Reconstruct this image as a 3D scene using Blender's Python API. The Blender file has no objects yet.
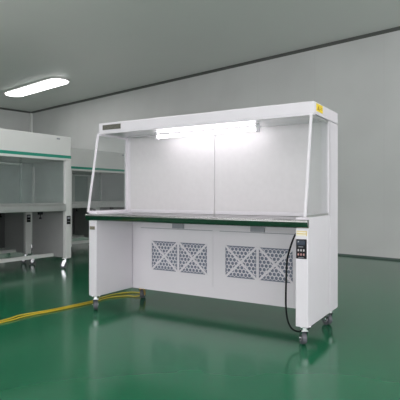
import bpy, bmesh, math
from mathutils import Vector, Matrix

C = bpy.context.scene.collection
SC = bpy.context.scene

# ------------------------------------------------------------------ materials
def new_mat(name):
    m = bpy.data.materials.new(name); m.use_nodes = True
    nt = m.node_tree; nt.nodes.clear()
    out = nt.nodes.new('ShaderNodeOutputMaterial')
    return m, nt, out

def mat(name, col, rough=0.5, metal=0.0, spec=0.5, var=0.03, scale=6.0, bump=0.0, bscale=60.0, coat=0.0):
    """principled surface with a slight noise variation of its own colour"""
    m, nt, out = new_mat(name)
    b = nt.nodes.new('ShaderNodeBsdfPrincipled')
    b.inputs['Roughness'].default_value = rough
    b.inputs['Metallic'].default_value = metal
    b.inputs['Specular IOR Level'].default_value = spec
    b.inputs['Coat Weight'].default_value = coat
    b.inputs['Coat Roughness'].default_value = 0.08
    tc = nt.nodes.new('ShaderNodeTexCoord')
    n = nt.nodes.new('ShaderNodeTexNoise'); n.inputs['Scale'].default_value = scale
    n.inputs['Detail'].default_value = 4
    nt.links.new(tc.outputs['Object'], n.inputs['Vector'])
    r = nt.nodes.new('ShaderNodeValToRGB')
    lo = [max(0, c * (1 - var)) for c in col]; hi = [min(1, c * (1 + var)) for c in col]
    r.color_ramp.elements[0].color = (*lo, 1); r.color_ramp.elements[0].position = .3
    r.color_ramp.elements[1].color = (*hi, 1); r.color_ramp.elements[1].position = .7
    nt.links.new(n.outputs['Fac'], r.inputs['Fac'])
    nt.links.new(r.outputs['Color'], b.inputs['Base Color'])
    if bump:
        n2 = nt.nodes.new('ShaderNodeTexNoise'); n2.inputs['Scale'].default_value = bscale
        nt.links.new(tc.outputs['Object'], n2.inputs['Vector'])
        bp = nt.nodes.new('ShaderNodeBump'); bp.inputs['Strength'].default_value = bump
        bp.inputs['Distance'].default_value = 0.01
        nt.links.new(n2.outputs['Fac'], bp.inputs['Height'])
        nt.links.new(bp.outputs['Normal'], b.inputs['Normal'])
    nt.links.new(b.outputs['BSDF'], out.inputs['Surface'])
    return m

def emit(name, col, strength):
    m, nt, out = new_mat(name)
    e = nt.nodes.new('ShaderNodeEmission')
    e.inputs['Color'].default_value = (*col, 1); e.inputs['Strength'].default_value = strength
    nt.links.new(e.outputs['Emission'], out.inputs['Surface'])
    return m

def glass(name, tint, gloss=0.06):
    m, nt, out = new_mat(name)
    t = nt.nodes.new('ShaderNodeBsdfTransparent'); t.inputs['Color'].default_value = (*tint, 1)
    g = nt.nodes.new('ShaderNodeBsdfGlossy'); g.inputs['Roughness'].default_value = 0.02
    lw = nt.nodes.new('ShaderNodeLayerWeight'); lw.inputs['Blend'].default_value = .5
    pw = nt.nodes.new('ShaderNodeMath'); pw.operation = 'POWER'; pw.inputs[1].default_value = 5
    nt.links.new(lw.outputs['Facing'], pw.inputs[0])
    fr = nt.nodes.new('ShaderNodeMath'); fr.operation = 'MULTIPLY_ADD'; fr.inputs[1].default_value = .9; fr.inputs[2].default_value = gloss
    nt.links.new(pw.outputs[0], fr.inputs[0])
    mx = nt.nodes.new('ShaderNodeMixShader')
    nt.links.new(fr.outputs[0], mx.inputs['Fac'])
    nt.links.new(t.outputs['BSDF'], mx.inputs[1]); nt.links.new(g.outputs['BSDF'], mx.inputs[2])
    nt.links.new(mx.outputs['Shader'], out.inputs['Surface'])
    return m

def panel_wall(name, col, seam, pitch, off=0.0):
    """powder coated clean-room panels with thin vertical joints"""
    m, nt, out = new_mat(name)
    b = nt.nodes.new('ShaderNodeBsdfPrincipled'); b.inputs['Roughness'].default_value = 0.45
    b.inputs['Specular IOR Level'].default_value = 0.3
    tc = nt.nodes.new('ShaderNodeTexCoord')
    sp = nt.nodes.new('ShaderNodeSeparateXYZ'); nt.links.new(tc.outputs['Object'], sp.inputs['Vector'])
    ad = nt.nodes.new('ShaderNodeMath'); ad.operation = 'ADD'; ad.inputs[1].default_value = 100 * pitch + off
    nt.links.new(sp.outputs['X'], ad.inputs[0])
    md = nt.nodes.new('ShaderNodeMath'); md.operation = 'MODULO'; md.inputs[1].default_value = pitch
    nt.links.new(ad.outputs[0], md.inputs[0])
    lt = nt.nodes.new('ShaderNodeMath'); lt.operation = 'LESS_THAN'; lt.inputs[1].default_value = 0.008
    nt.links.new(md.outputs[0], lt.inputs[0])
    n = nt.nodes.new('ShaderNodeTexNoise'); n.inputs['Scale'].default_value = 1.2
    nt.links.new(tc.outputs['Object'], n.inputs['Vector'])
    r = nt.nodes.new('ShaderNodeValToRGB')
    r.color_ramp.elements[0].color = (*[c * .97 for c in col], 1); r.color_ramp.elements[0].position = .35
    r.color_ramp.elements[1].color = (*[c * 1.03 for c in col], 1); r.color_ramp.elements[1].position = .65
    nt.links.new(n.outputs['Fac'], r.inputs['Fac'])
    mx = nt.nodes.new('ShaderNodeMix'); mx.data_type = 'RGBA'
    nt.links.new(lt.outputs[0], mx.inputs['Factor'])
    nt.links.new(r.outputs['Color'], mx.inputs[6]); mx.inputs[7].default_value = (*seam, 1)
    nt.links.new(mx.outputs[2], b.inputs['Base Color'])
    nt.links.new(b.outputs['BSDF'], out.inputs['Surface'])
    return m

M = {}
M['white'] = mat('white_powder_coat', (0.645, 0.618, 0.655), 0.38, var=.012)
M['diffuser'] = mat('diffuser_mesh_white', (0.57, 0.55, 0.565), 0.55, var=.02, scale=25)
M['hood_under'] = mat('polished_hood_lining', (0.75, 0.74, 0.75), 0.12, metal=0.25, var=.02)
M['steel'] = mat('brushed_stainless_steel', (0.28, 0.285, 0.28), 0.2, metal=1.0, var=.04, scale=18)
M['steel_dull'] = mat('satin_stainless_steel', (0.52, 0.53, 0.52), 0.34, metal=.9, var=.05, scale=12)
M['filter'] = mat('blue_grey_filter_fleece', (0.165, 0.18, 0.235), 0.9, var=.15, scale=80)
M['black'] = mat('black_plastic', (0.008, 0.008, 0.010), 0.6, spec=.2, var=.1)
M['screen'] = mat('dark_display_glass', (0.02, 0.03, 0.05), 0.1, var=.1)
M['red'] = mat('red_button', (0.45, 0.24, 0.23), 0.4)
M['pale_button'] = mat('pale_button', (0.45, 0.43, 0.44), 0.4)
M['rubber'] = mat('grey_wheel_rubber', (0.09, 0.09, 0.105), 0.5, var=.1)
M['chrome'] = mat('chrome', (0.70, 0.70, 0.72), 0.18, metal=1.0)
M['hub'] = mat('grey_wheel_hub', (0.30, 0.29, 0.31), 0.4)
M['brass'] = mat('yellow_zinc_plating', (0.62, 0.40, 0.10), 0.3, metal=.7, var=.15)
M['plate'] = mat('engraved_grey_plate', (0.10, 0.097, 0.08), 0.5, var=.35, scale=120)
M['leg_plate'] = mat('small_tan_plate', (0.16, 0.15, 0.11), 0.5, var=.3, scale=150)
M['latch'] = mat('grey_latch', (0.27, 0.28, 0.31), 0.45)
M['yellow'] = mat('yellow_sticker', (0.80, 0.60, 0.02), 0.45)
M['orange'] = mat('amber_print', (0.42, 0.26, 0.02), 0.5)
M['label'] = mat('pale_label_paper', (0.72, 0.68, 0.56), 0.5)
M['gold'] = mat('ochre_print', (0.62, 0.45, 0.12), 0.5)
M['cable'] = mat('yellow_cable_sheath', (0.50, 0.36, 0.02), 0.4, var=.08)
M['cream'] = mat('cream_powder_coat', (0.66, 0.66, 0.65), 0.42, var=.012)
M['green'] = mat('green_stripe_paint', (0.01, 0.26, 0.18), 0.4)
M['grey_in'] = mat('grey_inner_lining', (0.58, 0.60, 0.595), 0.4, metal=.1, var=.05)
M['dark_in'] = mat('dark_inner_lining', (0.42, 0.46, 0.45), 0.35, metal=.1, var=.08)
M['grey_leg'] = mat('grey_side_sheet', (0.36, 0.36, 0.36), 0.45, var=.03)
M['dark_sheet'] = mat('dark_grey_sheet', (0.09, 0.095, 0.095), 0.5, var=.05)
M['glass'] = glass('bench_side_glass', (0.92, 0.935, 0.93))
M['sash'] = glass('sash_glass', (0.89, 0.92, 0.91))
M['tube'] = emit('lit_fluorescent_tube', (1.0, 0.97, 1.0), 13.0)
M['lamp'] = emit('lit_lamp_diffuser', (1.0, 0.985, 0.98), 8.5)
M['daylight'] = emit('daylit_window_pane', (1.0, 0.972, 1.0), 4.9)  # glow of the fill band added behind the camera
M['daylight_side'] = emit('daylit_side_window_pane', (1.0, 0.972, 1.0), 4.9)  # glow of the added fill band on the right
M['wall'] = panel_wall('grey_wall_panels', (0.63, 0.632, 0.63), (0.60, 0.60, 0.60), 1.18, 0.46)
M['ceil'] = mat('grey_ceiling_panels', (0.76, 0.76, 0.74), 0.35, var=.01, scale=1)
M['trim_dark'] = mat('dark_aluminium_trim', (0.12, 0.12, 0.115), 0.5)  # dark colour standing for the shadow line under the ceiling
M['trim_white'] = mat('white_corner_trim', (0.85, 0.85, 0.84), 0.4)
M['skirt'] = mat('dark_floor_sealant', (0.10, 0.13, 0.12), 0.5)
M['floor'] = mat('green_epoxy_floor', (0.010, 0.112, 0.052), 0.16, spec=0.36, var=.06, scale=1.5, bump=.02, bscale=7)

# ------------------------------------------------------------------ mesh helpers
class MB:
    def __init__(self): self.bm = bmesh.new()
    def box(self, x0, x1, y0, y1, z0, z1, bev=0.0):
        mtx = Matrix.Translation(((x0+x1)/2, (y0+y1)/2, (z0+z1)/2)) @ Matrix.Diagonal((x1-x0, y1-y0, z1-z0, 1))
        r = bmesh.ops.create_cube(self.bm, size=1, matrix=mtx)
        if bev:
            es = {e for v in r['verts'] for e in v.link_edges}
            bmesh.ops.bevel(self.bm, geom=list(es), offset=bev, segments=2, profile=.5, affect='EDGES')
        return self
    def bar(self, a, b, w, h, up=(0, 1, 0)):
        """box beam from a to b; h is measured along up, w across"""
        a, b, up = Vector(a), Vector(b), Vector(up)
        d = (b - a); L = d.length; d.normalize()
        s = d.cross(up).normalized(); u = s.cross(d).normalized()
        mtx = Matrix((s, u, d)).transposed().to_4x4()
        mtx = Matrix.Translation((a+b)/2) @ mtx @ Matrix.Diagonal((w, h, L, 1))
        bmesh.ops.create_cube(self.bm, size=1, matrix=mtx); return self
    def cyl(self, a, b, r, r2=None, seg=20):
        a, b = Vector(a), Vector(b); d = b - a
        q = d.to_track_quat('Z', 'Y').to_matrix().to_4x4()
        bmesh.ops.create_cone(self.bm, cap_ends=True, segments=seg, radius1=r, radius2=r if r2 is None else r2,
                              depth=d.length, matrix=Matrix.Translation((a+b)/2) @ q); return self
    def tube(self, pts, r, seg=10, sub=8):
        P = [Vector(p) for p in pts]; path = []
        for i in range(len(P) - 1):                      # Catmull-Rom through the points
            p0 = P[max(i-1, 0)]; p1 = P[i]; p2 = P[i+1]; p3 = P[min(i+2, len(P)-1)]
            for k in range(sub):
                t = k / sub
                path.append(.5*((2*p1) + (p2-p0)*t + (2*p0-5*p1+4*p2-p3)*t*t + (3*p1-p0-3*p2+p3)*t**3))
        path.append(P[-1])
        rings = []; prev = None
        for i, p in enumerate(path):
            d = (path[min(i+1, len(path)-1)] - path[max(i-1, 0)]).normalized()
            if prev is None:
                ref = Vector((0, 0, 1)) if abs(d.z) < .9 else Vector((1, 0, 0))
                s = d.cross(ref).normalized()
            else:
                s = (prev - d * prev.dot(d)).normalized()
            prev = s; u = s.cross(d)
            rings.append([self.bm.verts.new(p + r*(math.cos(2*math.pi*k/seg)*s + math.sin(2*math.pi*k/seg)*u)) for k in range(seg)])
        for a, b in zip(rings, rings[1:]):
            for k in range(seg):
                self.bm.faces.new((a[k], a[(k+1) % seg], b[(k+1) % seg], b[k]))
        self.bm.faces.new(rings[0]); self.bm.faces.new(rings[-1])
        return self
    def prism(self, poly, axis, a, b):
        """extrude a 2D outline: axis 'x' takes (y,z) points, 'y' takes (x,z), 'z' takes (x,y)"""
        def v(p, t):
            return {'x': (t, p[0], p[1]), 'y': (p[0], t, p[1]), 'z': (p[0], p[1], t)}[axis]
        A = [self.bm.verts.new(v(p, a)) for p in poly]; B = [self.bm.verts.new(v(p, b)) for p in poly]
        n = len(poly)
        self.bm.faces.new(A); self.bm.faces.new(B)
        for i in range(n): self.bm.faces.new((A[i], A[(i+1) % n], B[(i+1) % n], B[i]))
        return self
    def build(self, name, m, parent=None, smooth=False):
        bmesh.ops.recalc_face_normals(self.bm, faces=self.bm.faces)
        me = bpy.data.meshes.new(name); self.bm.to_mesh(me); self.bm.free()
        if smooth:
            for p in me.polygons: p.use_smooth = True
            try: me.set_sharp_from_angle(angle=math.radians(40))
            except Exception: pass
        me.materials.append(m)
        o = bpy.data.objects.new(name, me); C.objects.link(o)
        if parent: o.parent = parent
        return o

def thing(name, label, cat, loc, rz=0.0, group=None):
    o = bpy.data.objects.new(name, None); C.objects.link(o)
    o.empty_display_size = .1
    o.location = loc; o.rotation_euler = (0, 0, rz)
    o['label'] = label; o['category'] = cat
    if group: o['group'] = group
    return o

def dup(root, loc, rz, label):
    r = root.copy(); C.objects.link(r); r.location = loc; r.rotation_euler = (0, 0, rz); r['label'] = label
    for ch in list(root.children):
        c = ch.copy(); C.objects.link(c); c.parent = r
        for g in list(ch.children):
            d = g.copy(); C.objects.link(d); d.parent = c
    return r

# ------------------------------------------------------------------ camera (at the origin of the plan, looking along +Y)
CAMZ = 0.973; F = 478.0
cd = bpy.data.cameras.new('camera'); cam = bpy.data.objects.new('camera', cd); C.objects.link(cam)
cam.location = (0, 0, CAMZ); cam.rotation_euler = (math.pi/2, 0, 0)
cd.sensor_width = 36; cd.sensor_fit = 'HORIZONTAL'; cd.lens = F/400*36; cd.shift_y = -4/400
cd.clip_start = .05; cd.clip_end = 100
SC.camera = cam

# ------------------------------------------------------------------ the room (turned about the camera's axis)
RZ = -0.732
XL, XR, YB, YF, HC = -13.5, 3.4, 7.38, -3.6, 3.52
RM = Matrix.Rotation(RZ, 4, 'Z')
def struct(name, mb, m, loc=(0, 0, 0), rz=RZ):
    o = mb.build(name, m); o.location = loc; o.rotation_euler = (0, 0, rz); o['kind'] = 'structure'; return o
def rpt(x, y, z=0): return RM @ Vector((x, y, z))

T = .12
struct('floor', MB().box(XL-T, XR+T, YF-T, YB+T, -.12, 0), M['floor'])
struct('ceiling', MB().box(XL-T, XR+T, YF-T, YB+T, HC, HC+.12), M['ceil'])
struct('wall_back', MB().box(XL-T, XR+T, YB, YB+T, 0, HC), M['wall'])
def side_wall(name, x0, x1):      # built along its own X so that the panel joints run the same way
    mb = MB().box(-(YB-YF)/2, (YB-YF)/2, x0, x1, 0, HC)
    o = struct(name, mb, M['wall'], rpt(0, (YB+YF)/2), RZ - math.pi/2); return o
side_wall('wall_left', XL-T, XL)
# front wall behind the camera, with an added glowing band as fill light
WX0, WX1, WZ0, WZ1 = -4.4, 3.2, 0.12, 2.3
struct('wall_front', MB().box(XL-T, WX0, YF-T, YF, 0, HC).box(WX1, XR+T, YF-T, YF, 0, HC)
       .box(WX0, WX1, YF-T, YF, 0, WZ0).box(WX0, WX1, YF-T, YF, WZ1, HC), M['wall'])
wf = MB()
for i in range(5):
    x = WX0 + .03 + (WX1-WX0-.06)*i/4; wf.box(x-.03, x+.03, YF-.09, YF-.03, WZ0, WZ1)
wf.box(WX0, WX1, YF-.09, YF-.03, WZ0, WZ0+.06).box(WX0, WX1, YF-.09, YF-.03, WZ1-.06, WZ1)
fill_frame = struct('window_1', wf, M['trim_white'])
MB().box(WX0+.02, WX1-.02, YF-.10, YF-.095, WZ0+.02, WZ1-.02).build('window_pane', M['daylight'], fill_frame)
# right wall with a second glowing band, added to fill from the side
VY0, VY1, VZ0 = -3.4, 5.0, .12
yc = (YB+YF)/2
def rw(y): return -(y - yc)                    # room Y to the wall's own X
rwl = MB().box(rw(YB), rw(VY1), XR, XR+T, 0, HC).box(rw(VY0), rw(YF), XR, XR+T, 0, HC) \
    .box(rw(VY1), rw(VY0), XR, XR+T, 0, VZ0).box(rw(VY1), rw(VY0), XR, XR+T, WZ1, HC)
struct('wall_right', rwl, M['wall'], rpt(0, yc), RZ - math.pi/2).matrix_world
wf = MB()
for i in range(6):
    y = VY0 + .03 + (VY1-VY0-.06)*i/5; wf.box(XR+.03, XR+.09, y-.03, y+.03, VZ0, WZ1)
wf.box(XR+.03, XR+.09, VY0, VY1, VZ0, VZ0+.06).box(XR+.03, XR+.09, VY0, VY1, WZ1-.06, WZ1)
fill_frame = struct('window_2', wf, M['trim_white'])
MB().box(XR+.095, XR+.10, VY0+.02, VY1-.02, VZ0+.02, WZ1-.02).build('window_pane', M['daylight_side'], fill_frame)
struct('baseboard_back', MB().box(XL, XR, YB-.012, YB, 0, .028), M['skirt'])
struct('baseboard_left', MB().box(XL, XL+.012, YF, YB-.012, 0, .028), M['skirt'])
struct('trim_1', MB().box(XL, XL+.06, YB-.06, YB, .028, HC-.045), M['trim_white'])
struct('trim_2', MB().prism([(YB, HC), (YB-.045, HC), (YB, HC-.045)], 'x', XL, XR), M['trim_dark'])  # dark strip in place of the shadow where wall meets ceiling
struct('trim_3', MB().prism([(XL, HC), (XL+.045, HC), (XL, HC-.045)], 'y', YF, YB-.045), M['trim_dark'])  # same painted shadow line along the left wall

# ceiling lamps (flush 1.2 m luminaires running along the room)
def ceiling_lamp(x, y, label, L=2.4, w=.42, group='flush ceiling lamps'):
    t = thing('ceiling_lamp', label, 'ceiling lamp', rpt(x, y, HC), RZ, group)
    n = 8; r = w/2
    def out(L, w):
        r = w/2
        return [(L/2-r + r*math.cos(a), r*math.sin(a)) for a in [-math.pi/2 + math.pi*k/n for k in range(n+1)]] + \
               [(-L/2+r + r*math.cos(a), r*math.sin(a)) for a in [math.pi/2 + math.pi*k/n for k in range(n+1)]]
    MB().prism(out(L+.08, w+.08), 'z', -.03, 0).build('lamp_housing', M['cream'], t)
    MB().prism(out(L, w), 'z', -.05, -.0301).build('diffuser', M['lamp'], t)
    return t
def un_ceiling(u, v):
    d = F*(HC-.05-CAMZ)/(196-v); p = Vector(((u-200)/F*d, d, 0))
    q = RM.inverted() @ p; return q.x, q.y
lx, ly = un_ceiling(9.5, 95.5)
ceiling_lamp(lx+1.15, ly+.05, 'lit rounded lamp on the ceiling near the far left corner of the room')
for x, y in [(-10.6, 4.0), (-8.2, 2.6), (-6.3, 2.2), (-3.4, 2.2), (-.8, 3.2), (-5.4, -.8), (-1.6, -1.2), (1.4, .6)]:  # extra lamps added out of view to brighten the benches
    ceiling_lamp(x, y, 'lit ceiling lamp over the open floor in front of the benches')

# ------------------------------------------------------------------ shared small parts
def caster(parent, x, y, top, r=.043, turn=0.0, fork_mat='chrome'):
    """swivel caster: plate, fork, wheel; top is the height of the mounting face"""
    cs = MB()
    cs.box(-.035, .035, -.035, .035, top-.008, top, .002).cyl((0, 0, top-.03), (0, 0, top-.008), .022)
    o = cs.build('caster', M['chrome'], parent, True); o.location = (x, y, 0); o.rotation_euler = (0, 0, turn)
    w = .012
    fk = MB()
    for s in (-1, 1):
        fk.prism([(-.018, top-.032), (.026, top-.032), (.045, r+.006), (.040, r-.014), (.016, r-.014)], 'y', s*.020-.002, s*.020+.002)
    fk.box(-.018, .026, -.022, .022, top-.036, top-.030).cyl((.028, -.026, r), (.028, .026, r), .007)
    fk.build('fork', M[fork_mat], o)
    wh = MB().cyl((.028, -.015, r), (.028, .015, r), r, seg=28)
    whl = wh.build('wheel', M['rubber'], o, True)
    hub = MB().cyl((.028, -.0175, r), (.028, .0175, r), r*.55, seg=20).build('wheel_hub', M['hub'], o, True)
    return o

# ------------------------------------------------------------------ the main bench
BY = 0.552
main = thing('laminar_flow_bench', 'large white open-fronted laminar flow bench on casters with lit tube and tilted side glass',
             'clean bench', (-.941, 4.049, 0), -BY)
W, D, P, H = 1.914, .68, .47, .115
ZB, ZT, ZH, TK = .13, 1.60, 1.513, .084
ZW = .82                                                  # worktop height
# sides below the worktop
for x0, x1 in ((0, TK), (W-TK, W)):
    MB().box(x0, x1, 0, P, ZB, .835, .004).build('side_panel', M['white'], main)
# plenum at the back, full height
MB().box(0, W, P+.012, D, ZB, ZH, .004).box(0, .06, P, P+.02, .835, ZH).box(W-.06, W, P, P+.02, .835, ZH) \
    .build('rear_housing', M['white'], main)
# hood
MB().box(0, W, H, D, ZH+.004, ZT, .006).build('hood', M['white'], main)
MB().box(.03, W-.03, H+.03, P+.005, ZH-.004, ZH+.004).build('hood_lining', M['hood_under'], main)
MB().box(0, W, H, H+.03, ZH-.006, ZH+.006, .002).build('hood_lip', M['white'], main)
# upper outlet faces, two leaves meeting at the middle
mid = W/2
for x0, x1 in ((.06, mid-.0015), (mid+.0015, W-.06)):
    o = MB().box(x0, x1, P, P+.012, ZW, ZH-.004, .0015).build('diffuser_face', M['diffuser'], main)
    MB().box(x0+.01, x1-.01, P-.005, P, ZW+.002, ZW+.03, .001).build('clamp_strip', M['white'], o)
# lower back: a plain sheet with two removable grilled covers
MB().box(TK, W-TK, P+.002, P+.012, ZB, .80).build('back_panel', M['white'], main)

def hexgrille(mb, x0, x1, z0, z1, y0, y1, pitch=.0335, hole=.0150):
    """perforated sheet: hexagonal cells, each with a hexagonal hole"""
    R = pitch/math.sqrt(3); dz = 1.5*R
    nz = int((z1-z0)/dz); nx = int((x1-x0)/pitch)
    oz = z0 + ((z1-z0) - (nz-1)*dz)/2; ox = x0 + ((x1-x0) - (nx-.5)*pitch)/2 + .25*pitch*0
    cl = lambda v, a, b: min(max(v, a), b)
    for j in range(nz):
        for i in range(nx):
            cx = ox + i*pitch + (pitch/2 if j % 2 else 0); cz = oz + j*dz
            if cx - hole < x0 or cx + hole > x1: continue
            A = [(cl(cx + R*math.sin(k*math.pi/3), x0, x1), cl(cz + R*math.cos(k*math.pi/3), z0, z1)) for k in range(6)]
            B = [(cx + hole*math.sin(k*math.pi/3), cz + hole*math.cos(k*math.pi/3)) for k in range(6)]
            vA = [mb.bm.verts.new((x, y0, z)) for x, z in A]; vB = [mb.bm.verts.new((x, y0, z)) for x, z in B]
            vD = [mb.bm.verts.new((x, y1, z)) for x, z in B]
            for k in range(6):
                n = (k+1) % 6
                mb.bm.faces.new((vA[k], vA[n], vB[n], vB[k]))
                mb.bm.faces.new((vB[k], vB[n], vD[n], vD[k]))

def access_cover(cx):
    x0, x1, z0, z1 = cx-.345, cx+.415, .222, .690
    gx0, gx1, gz0, gz1 = cx-.288, cx+.288, .316, .572
    if cx < 1: x0, x1 = cx-.415, cx+.345
    mb = MB()
    yf = P-.003
    mb.box(x0, gx0, yf, P, z0, z1).box(gx1, x1, yf, P, z0, z1)
    mb.box(gx0, gx1, yf, P, z0, gz0).box(gx0, gx1, yf, P, gz1, z1)
    o = mb.build('access_cover', M['white'], main)
    g = MB(); hexgrille(g, gx0, cx-.006, gz0, gz1, yf+.0005, P-.001); hexgrille(g, cx+.006, gx1, gz0, gz1, yf+.0005, P-.001)
    g.build('grille', M['white'], o)
    st = MB()
    for a, b in ((gx0, cx-.008), (cx+.008, gx1)):
        st.bar((a, yf-.001, gz0), (b, yf-.001, gz1), .017, .003).bar((a, yf-.0015, gz1), (b, yf-.0015, gz0), .017, .003)
    st.box(cx-.011, cx+.011, yf-.003, yf, gz0, gz1)
    st.build('brace', M['white'], o)
    MB().box(gx0, gx1, P-.0005, P+.0015, gz0, gz1).build('filter_fleece', M['filter'], o)
    sm = MB()
    sm.box(x0+.004, x1-.004, yf-.0008, yf+.001, z1-.007, z1-.002)
    sm.build('joint', M['latch'], o)
    lt = MB().box(cx-.060, cx+.060, yf-.010, P, .692, .735, .002)
    lt.build('latch', M['latch'], main)
access_cover(.5975); access_cover(1.3475)

# worktop with rounded front rail
wt = MB()
wt.box(TK-.002, W-TK+.002, 0, P, ZW-.02, ZW)
prof = [(.0, .822), (-.018, .8215), (-.027, .819), (-.032, .815), (-.034, .810), (-.033, .804), (-.027, .788), (-.019, .774), (-.010, .767), (.0, .767)]
wt.prism(prof, 'x', -.012, W+.006)
wt.build('worktop', M['steel'], main, True)

# side glass: tilted front edge, metal edging
def side_glass(x, s):
    poly = [(-.022, .840), (.098, 1.506), (.475, 1.506), (.475, .840)]
    o = MB().prism(poly, 'x', x-.0025, x+.0025).build('side_glass', M['glass'], main)
    e = MB(); w = .016
    e.bar((x, -.022, .836), (x, .098, 1.508), .014, w, (1, 0, 0))
    e.build('front_edging', M['white'], o)
    MB().box(x-.007, x+.007, -.016, .46, .834, .848).build('bottom_edging', M['white'] if s < 0 else M['steel_dull'], o)
    MB().box(x-.006, x+.006, .098, .462, 1.495, 1.511).build('top_edging', M['white'] if s < 0 else M['steel_dull'], o)
    MB().box(x-.012, x+.012, .458, .490, .846, 1.512).build('rear_edging', M['white'], o)
side_glass(.012, -1); side_glass(W-.012, 1)

# fluorescent tube under the hood
tz, ty = 1.474, .305
tb = MB().cyl((mid-.455, ty, tz), (mid+.455, ty, tz), .013, seg=16).build('lamp_tube', M['tube'], main, True)
for s in (-1, 1):
    x = mid + s*.467
    MB().box(x-.012, x+.012, ty-.018, ty+.018, tz-.022, ZH-.003, .003).build('lamp_socket', M['white'], tb)
MB().tube([(mid-.478, ty, tz), (mid-.60, ty+.01, ZH-.02), (mid-.78, ty+.05, ZH-.016), (TK+.01, ty+.1, ZH-.012)], .005).build('lamp_wire', M['white'], tb)

# plates, labels and controls
MB().box(.050, .252, H-.003, H+.002, 1.540, 1.582).build('name_plate', M['plate'], main)
MB().box(.012, .068, -.003, .001, .690, .718).build('leg_plate', M['leg_plate'], main)
st = MB().box(W-.001, W+.002, .165, .300, 1.541, 1.592).build('warning_sticker', M['yellow'], main)
MB().prism([(.180, 1.550), (.235, 1.550), (.2075, 1.582)], 'x', W+.002, W+.0026).build('printed_triangle', M['orange'], st)
MB().box(W+.002, W+.0026, .243, .292, 1.560, 1.564).box(W+.002, W+.0026, .243, .292, 1.571, 1.575).build('lettering', M['orange'], st)
lb = MB().box(1.836, 1.908, -.002, .001, .716, .750).build('rating_label', M['label'], main)
MB().box(1.838, 1.906, -.0026, -.002, .728, .733).box(1.838, 1.906, -.0026, -.002, .744, .748).box(1.902, 1.906, -.0026, -.002, .718, .748) \
    .build('lettering', M['gold'], lb)
cp = MB().box(1.835, 1.905, -.006, .001, .570, .696, .003).build('control_panel', M['black'], main)
MB().box(1.843, 1.897, -.0075, -.006, .658, .688).build('display', M['screen'], cp)
MB().box(1.852, 1.884, -.008, -.0075, .645, .649).build('panel_lettering', M['latch'], cp)
MB().box(1.848, 1.856, -.008, -.0075, .676, .684).build('indicator', M['latch'], cp)
MB().box(1.852, 1.888, -.008, -.0075, .577, .580).build('panel_lettering', M['latch'], cp)
for r_, z in enumerate((.625, .598)):
    for k in range(3):
        x = 1.852 + k*.018
        MB().box(x-.005, x+.005, -.0095, -.006, z-.007, z+.007, .002).build('button', M['pale_button'] if r_ == 0 else M['red'], cp)

# casters under the four corners
caster(main, .030, .050, ZB, turn=2.4)
caster(main, W-.045, .055, ZB, turn=2.2)
caster(main, .075, D-.06, ZB, turn=1.9, fork_mat='brass')
caster(main, W-.045, D-.06, ZB, turn=2.6)
# black lead hanging from the controls
MB().tube([(W-TK+.004, .07, .742), (1.80, .066, .71), (1.765, .06, .61), (1.748, .06, .53), (1.741, .06, .346), (1.742, .06, .22), (1.757, .06, .135),
           (1.79, .07, .085), (1.84, .12, .07), (1.86, .25, .09), (1.85, .36, .126)], .0062).build('power_cord', M['black'], main)

# yellow cable on the floor
def bl(x, y, z=0): return Matrix.Translation((-.941, 4.049, 0)) @ Matrix.Rotation(-BY, 4, 'Z') @ Vector((x, y, z))
cb = MB().tube([bl(x, y, z) for x, y, z in [(-.42, -1.15, .0075), (-.327, -.621, .0075), (-.345, -.419, .0075), (-.28, -.176, .0075), (-.225, .237, .0075), (-.252, .395, .0075),
     (-.26, .60, .0075), (-.19, .765, .0075), (-.08, .79, .0075), (-.01, .74, .0075), (.015, .685, .012), (-.02, .635, .0075), (-.09, .62, .0075), (-.17, .52, .0075),
     (-.20, .40, .0075), (-.18, .20, .0075), (-.235, -.17, .0075), (-.285, -.42, .0075), (-.28, -.62, .0075), (-.37, -1.15, .0075)]], .0055)
cb = cb.build('power_cable', M['cable'], None, True)
cb['label'] = 'doubled yellow power cable lying on green floor near the back caster of the big bench'; cb['category'] = 'cable'

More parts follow.
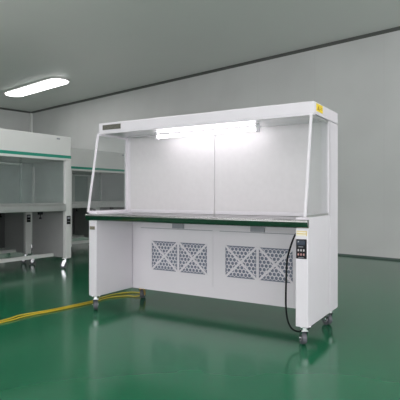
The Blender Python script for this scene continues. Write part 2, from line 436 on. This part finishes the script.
# ------------------------------------------------------------------ the green-striped benches along the left
def clean_bench(label, loc, rz, zh0=1.444, joints=()):
    t = thing('clean_bench', label, 'clean bench', loc, rz, 'clean benches with green header stripes')
    L, Dp, zb = 1.5, .80, .138
    zs0, zs1, zh1 = .772, .865, 1.765
    cw = .092
    # header
    hd = MB().box(0, L, 0, Dp, zh0, zh1, .006).build('header', M['cream'], t)
    MB().box(.002, L-.002, -.002, .001, zh0+.032, zh0+.070).build('stripe', M['green'], hd)
    MB().box(L-.24, L-.19, -.003, .001, 1.715, 1.735).build('badge', M['latch'], hd)
    for x0, x1, inner in ((0, cw, 1), (L-cw, L, -1)):
        MB().box(x0, x1, 0, .055, zb, zh0-.001, .003).build('front_post', M['cream'], t)
        xa, xb = (0, .03) if inner > 0 else (L-.03, L)
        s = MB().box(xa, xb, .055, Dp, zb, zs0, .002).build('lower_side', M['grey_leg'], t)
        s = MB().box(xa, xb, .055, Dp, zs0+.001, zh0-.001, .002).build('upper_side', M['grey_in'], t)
        xc = xb if inner > 0 else xa - .022
        MB().box(xc, xc+.022, Dp-.060, Dp-.03, zs1, zh0-.06).build('corner_strip', M['cream'], t)
    rl = MB().box(.03, L-.03, Dp-.03, Dp-.005, zs1, zh0-.001).build('rear_lining', M['dark_in'], t)
    for x in joints:
        MB().box(x-.03, x+.03, Dp-.036, Dp-.03, zs1, zh0-.03).build('lining_joint', M['cream'], rl)
    # worktop with a turned-down front
    MB().box(cw, L-cw, -.012, .055, zs0, zs1-.012, .006).box(.03, L-.03, .055, Dp-.005, zs1-.03, zs1-.012) \
        .box(cw, L-cw, -.004, .03, zs1-.012, zs1, .003).build('worktop', M['steel_dull'], t)
    # two sliding sash panes
    for x0, x1, y in ((cw+.001, L*.5+.015, .034), (L*.5-.015, L-cw-.001, .044)):
        g = MB().box(x0, x1, y, y+.005, zs1+.002, zh0-.002).build('sash', M['sash'], t)
        MB().box(x0, x1, y-.003, y+.008, zs1+.002, zs1+.018).build('sash_rail', M['steel_dull'], g)
    # lamp inside the hood
    MB().cyl((.25, .6, zh0-.04), (L-.35, .6, zh0-.04), .014).build('lamp_tube', M['trim_white'], t, True)
    # base
    MB().box(.03, L-.03, .32, .36, zb, zb+.045, .002).build('cross_rail', M['cream'], t)
    cpn = MB().box(L-cw+.015, L-.015, -.008, .001, .595, .705, .003).build('control_panel', M['black'], t)
    MB().box(L-cw+.022, L-.022, -.0095, -.008, .665, .69).build('display', M['latch'], cpn)
    MB().box(L-cw+.022, L-.022, -.0095, -.008, .628, .634).build('display', M['latch'], cpn)
    MB().box(L-.50, L-.44, .02, .05, .735, .772).box(L-.48, L-.455, .025, .045, .68, .70).cyl((L-.468, .035, .70), (L-.468, .035, .735), .006) \
        .build('tap', M['black'], t)
    for x, y, a in ((.05, .06, 2.2), (L-.05, .06, 2.2), (.05, Dp-.07, 1.8), (L-.05, Dp-.07, 2.6)):
        caster(t, x, y, zb, turn=a)
    return t

AR = math.atan2(.826, .565); LB = 1.5
ex, ey = Vector((.565, .826, 0)), Vector((-.826, .565, 0))
farA = Vector((-1.74, 6.46, 0)); farB = Vector((-1.30, 9.0, 0))
A = clean_bench('nearest green-striped clean bench, cut off by the left edge', farA - ex*LB, AR)
bc = dup(A, farA - ex*LB + ey*.86, AR, 'clean bench standing directly behind the nearest green-striped bench, seen under its worktop')
B = clean_bench('striped clean bench seen through the left side glass of the big white bench', farB - ex*LB, AR, 1.39, (.40, .78, 1.16))
bd = dup(B, farB - ex*LB + ey*.93, AR, 'farthest clean bench, its white post visible between nearest striped bench and big bench')

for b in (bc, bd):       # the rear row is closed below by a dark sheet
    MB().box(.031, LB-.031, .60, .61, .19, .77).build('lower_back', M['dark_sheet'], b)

# ------------------------------------------------------------------ world, colour management
w = bpy.data.worlds.new('world'); SC.world = w; w.use_nodes = True
w.node_tree.nodes['Background'].inputs['Color'].default_value = (.6, .65, .7, 1)
w.node_tree.nodes['Background'].inputs['Strength'].default_value = .3
vs = SC.view_settings
vs.view_transform = 'Standard'; vs.look = 'None'; vs.gamma = 1; vs.exposure = 0.0
try: vs.use_curve_mapping = False
except Exception: pass
SC.cycles.use_denoising = True
SC.cycles.max_bounces = 10; SC.cycles.transparent_max_bounces = 16
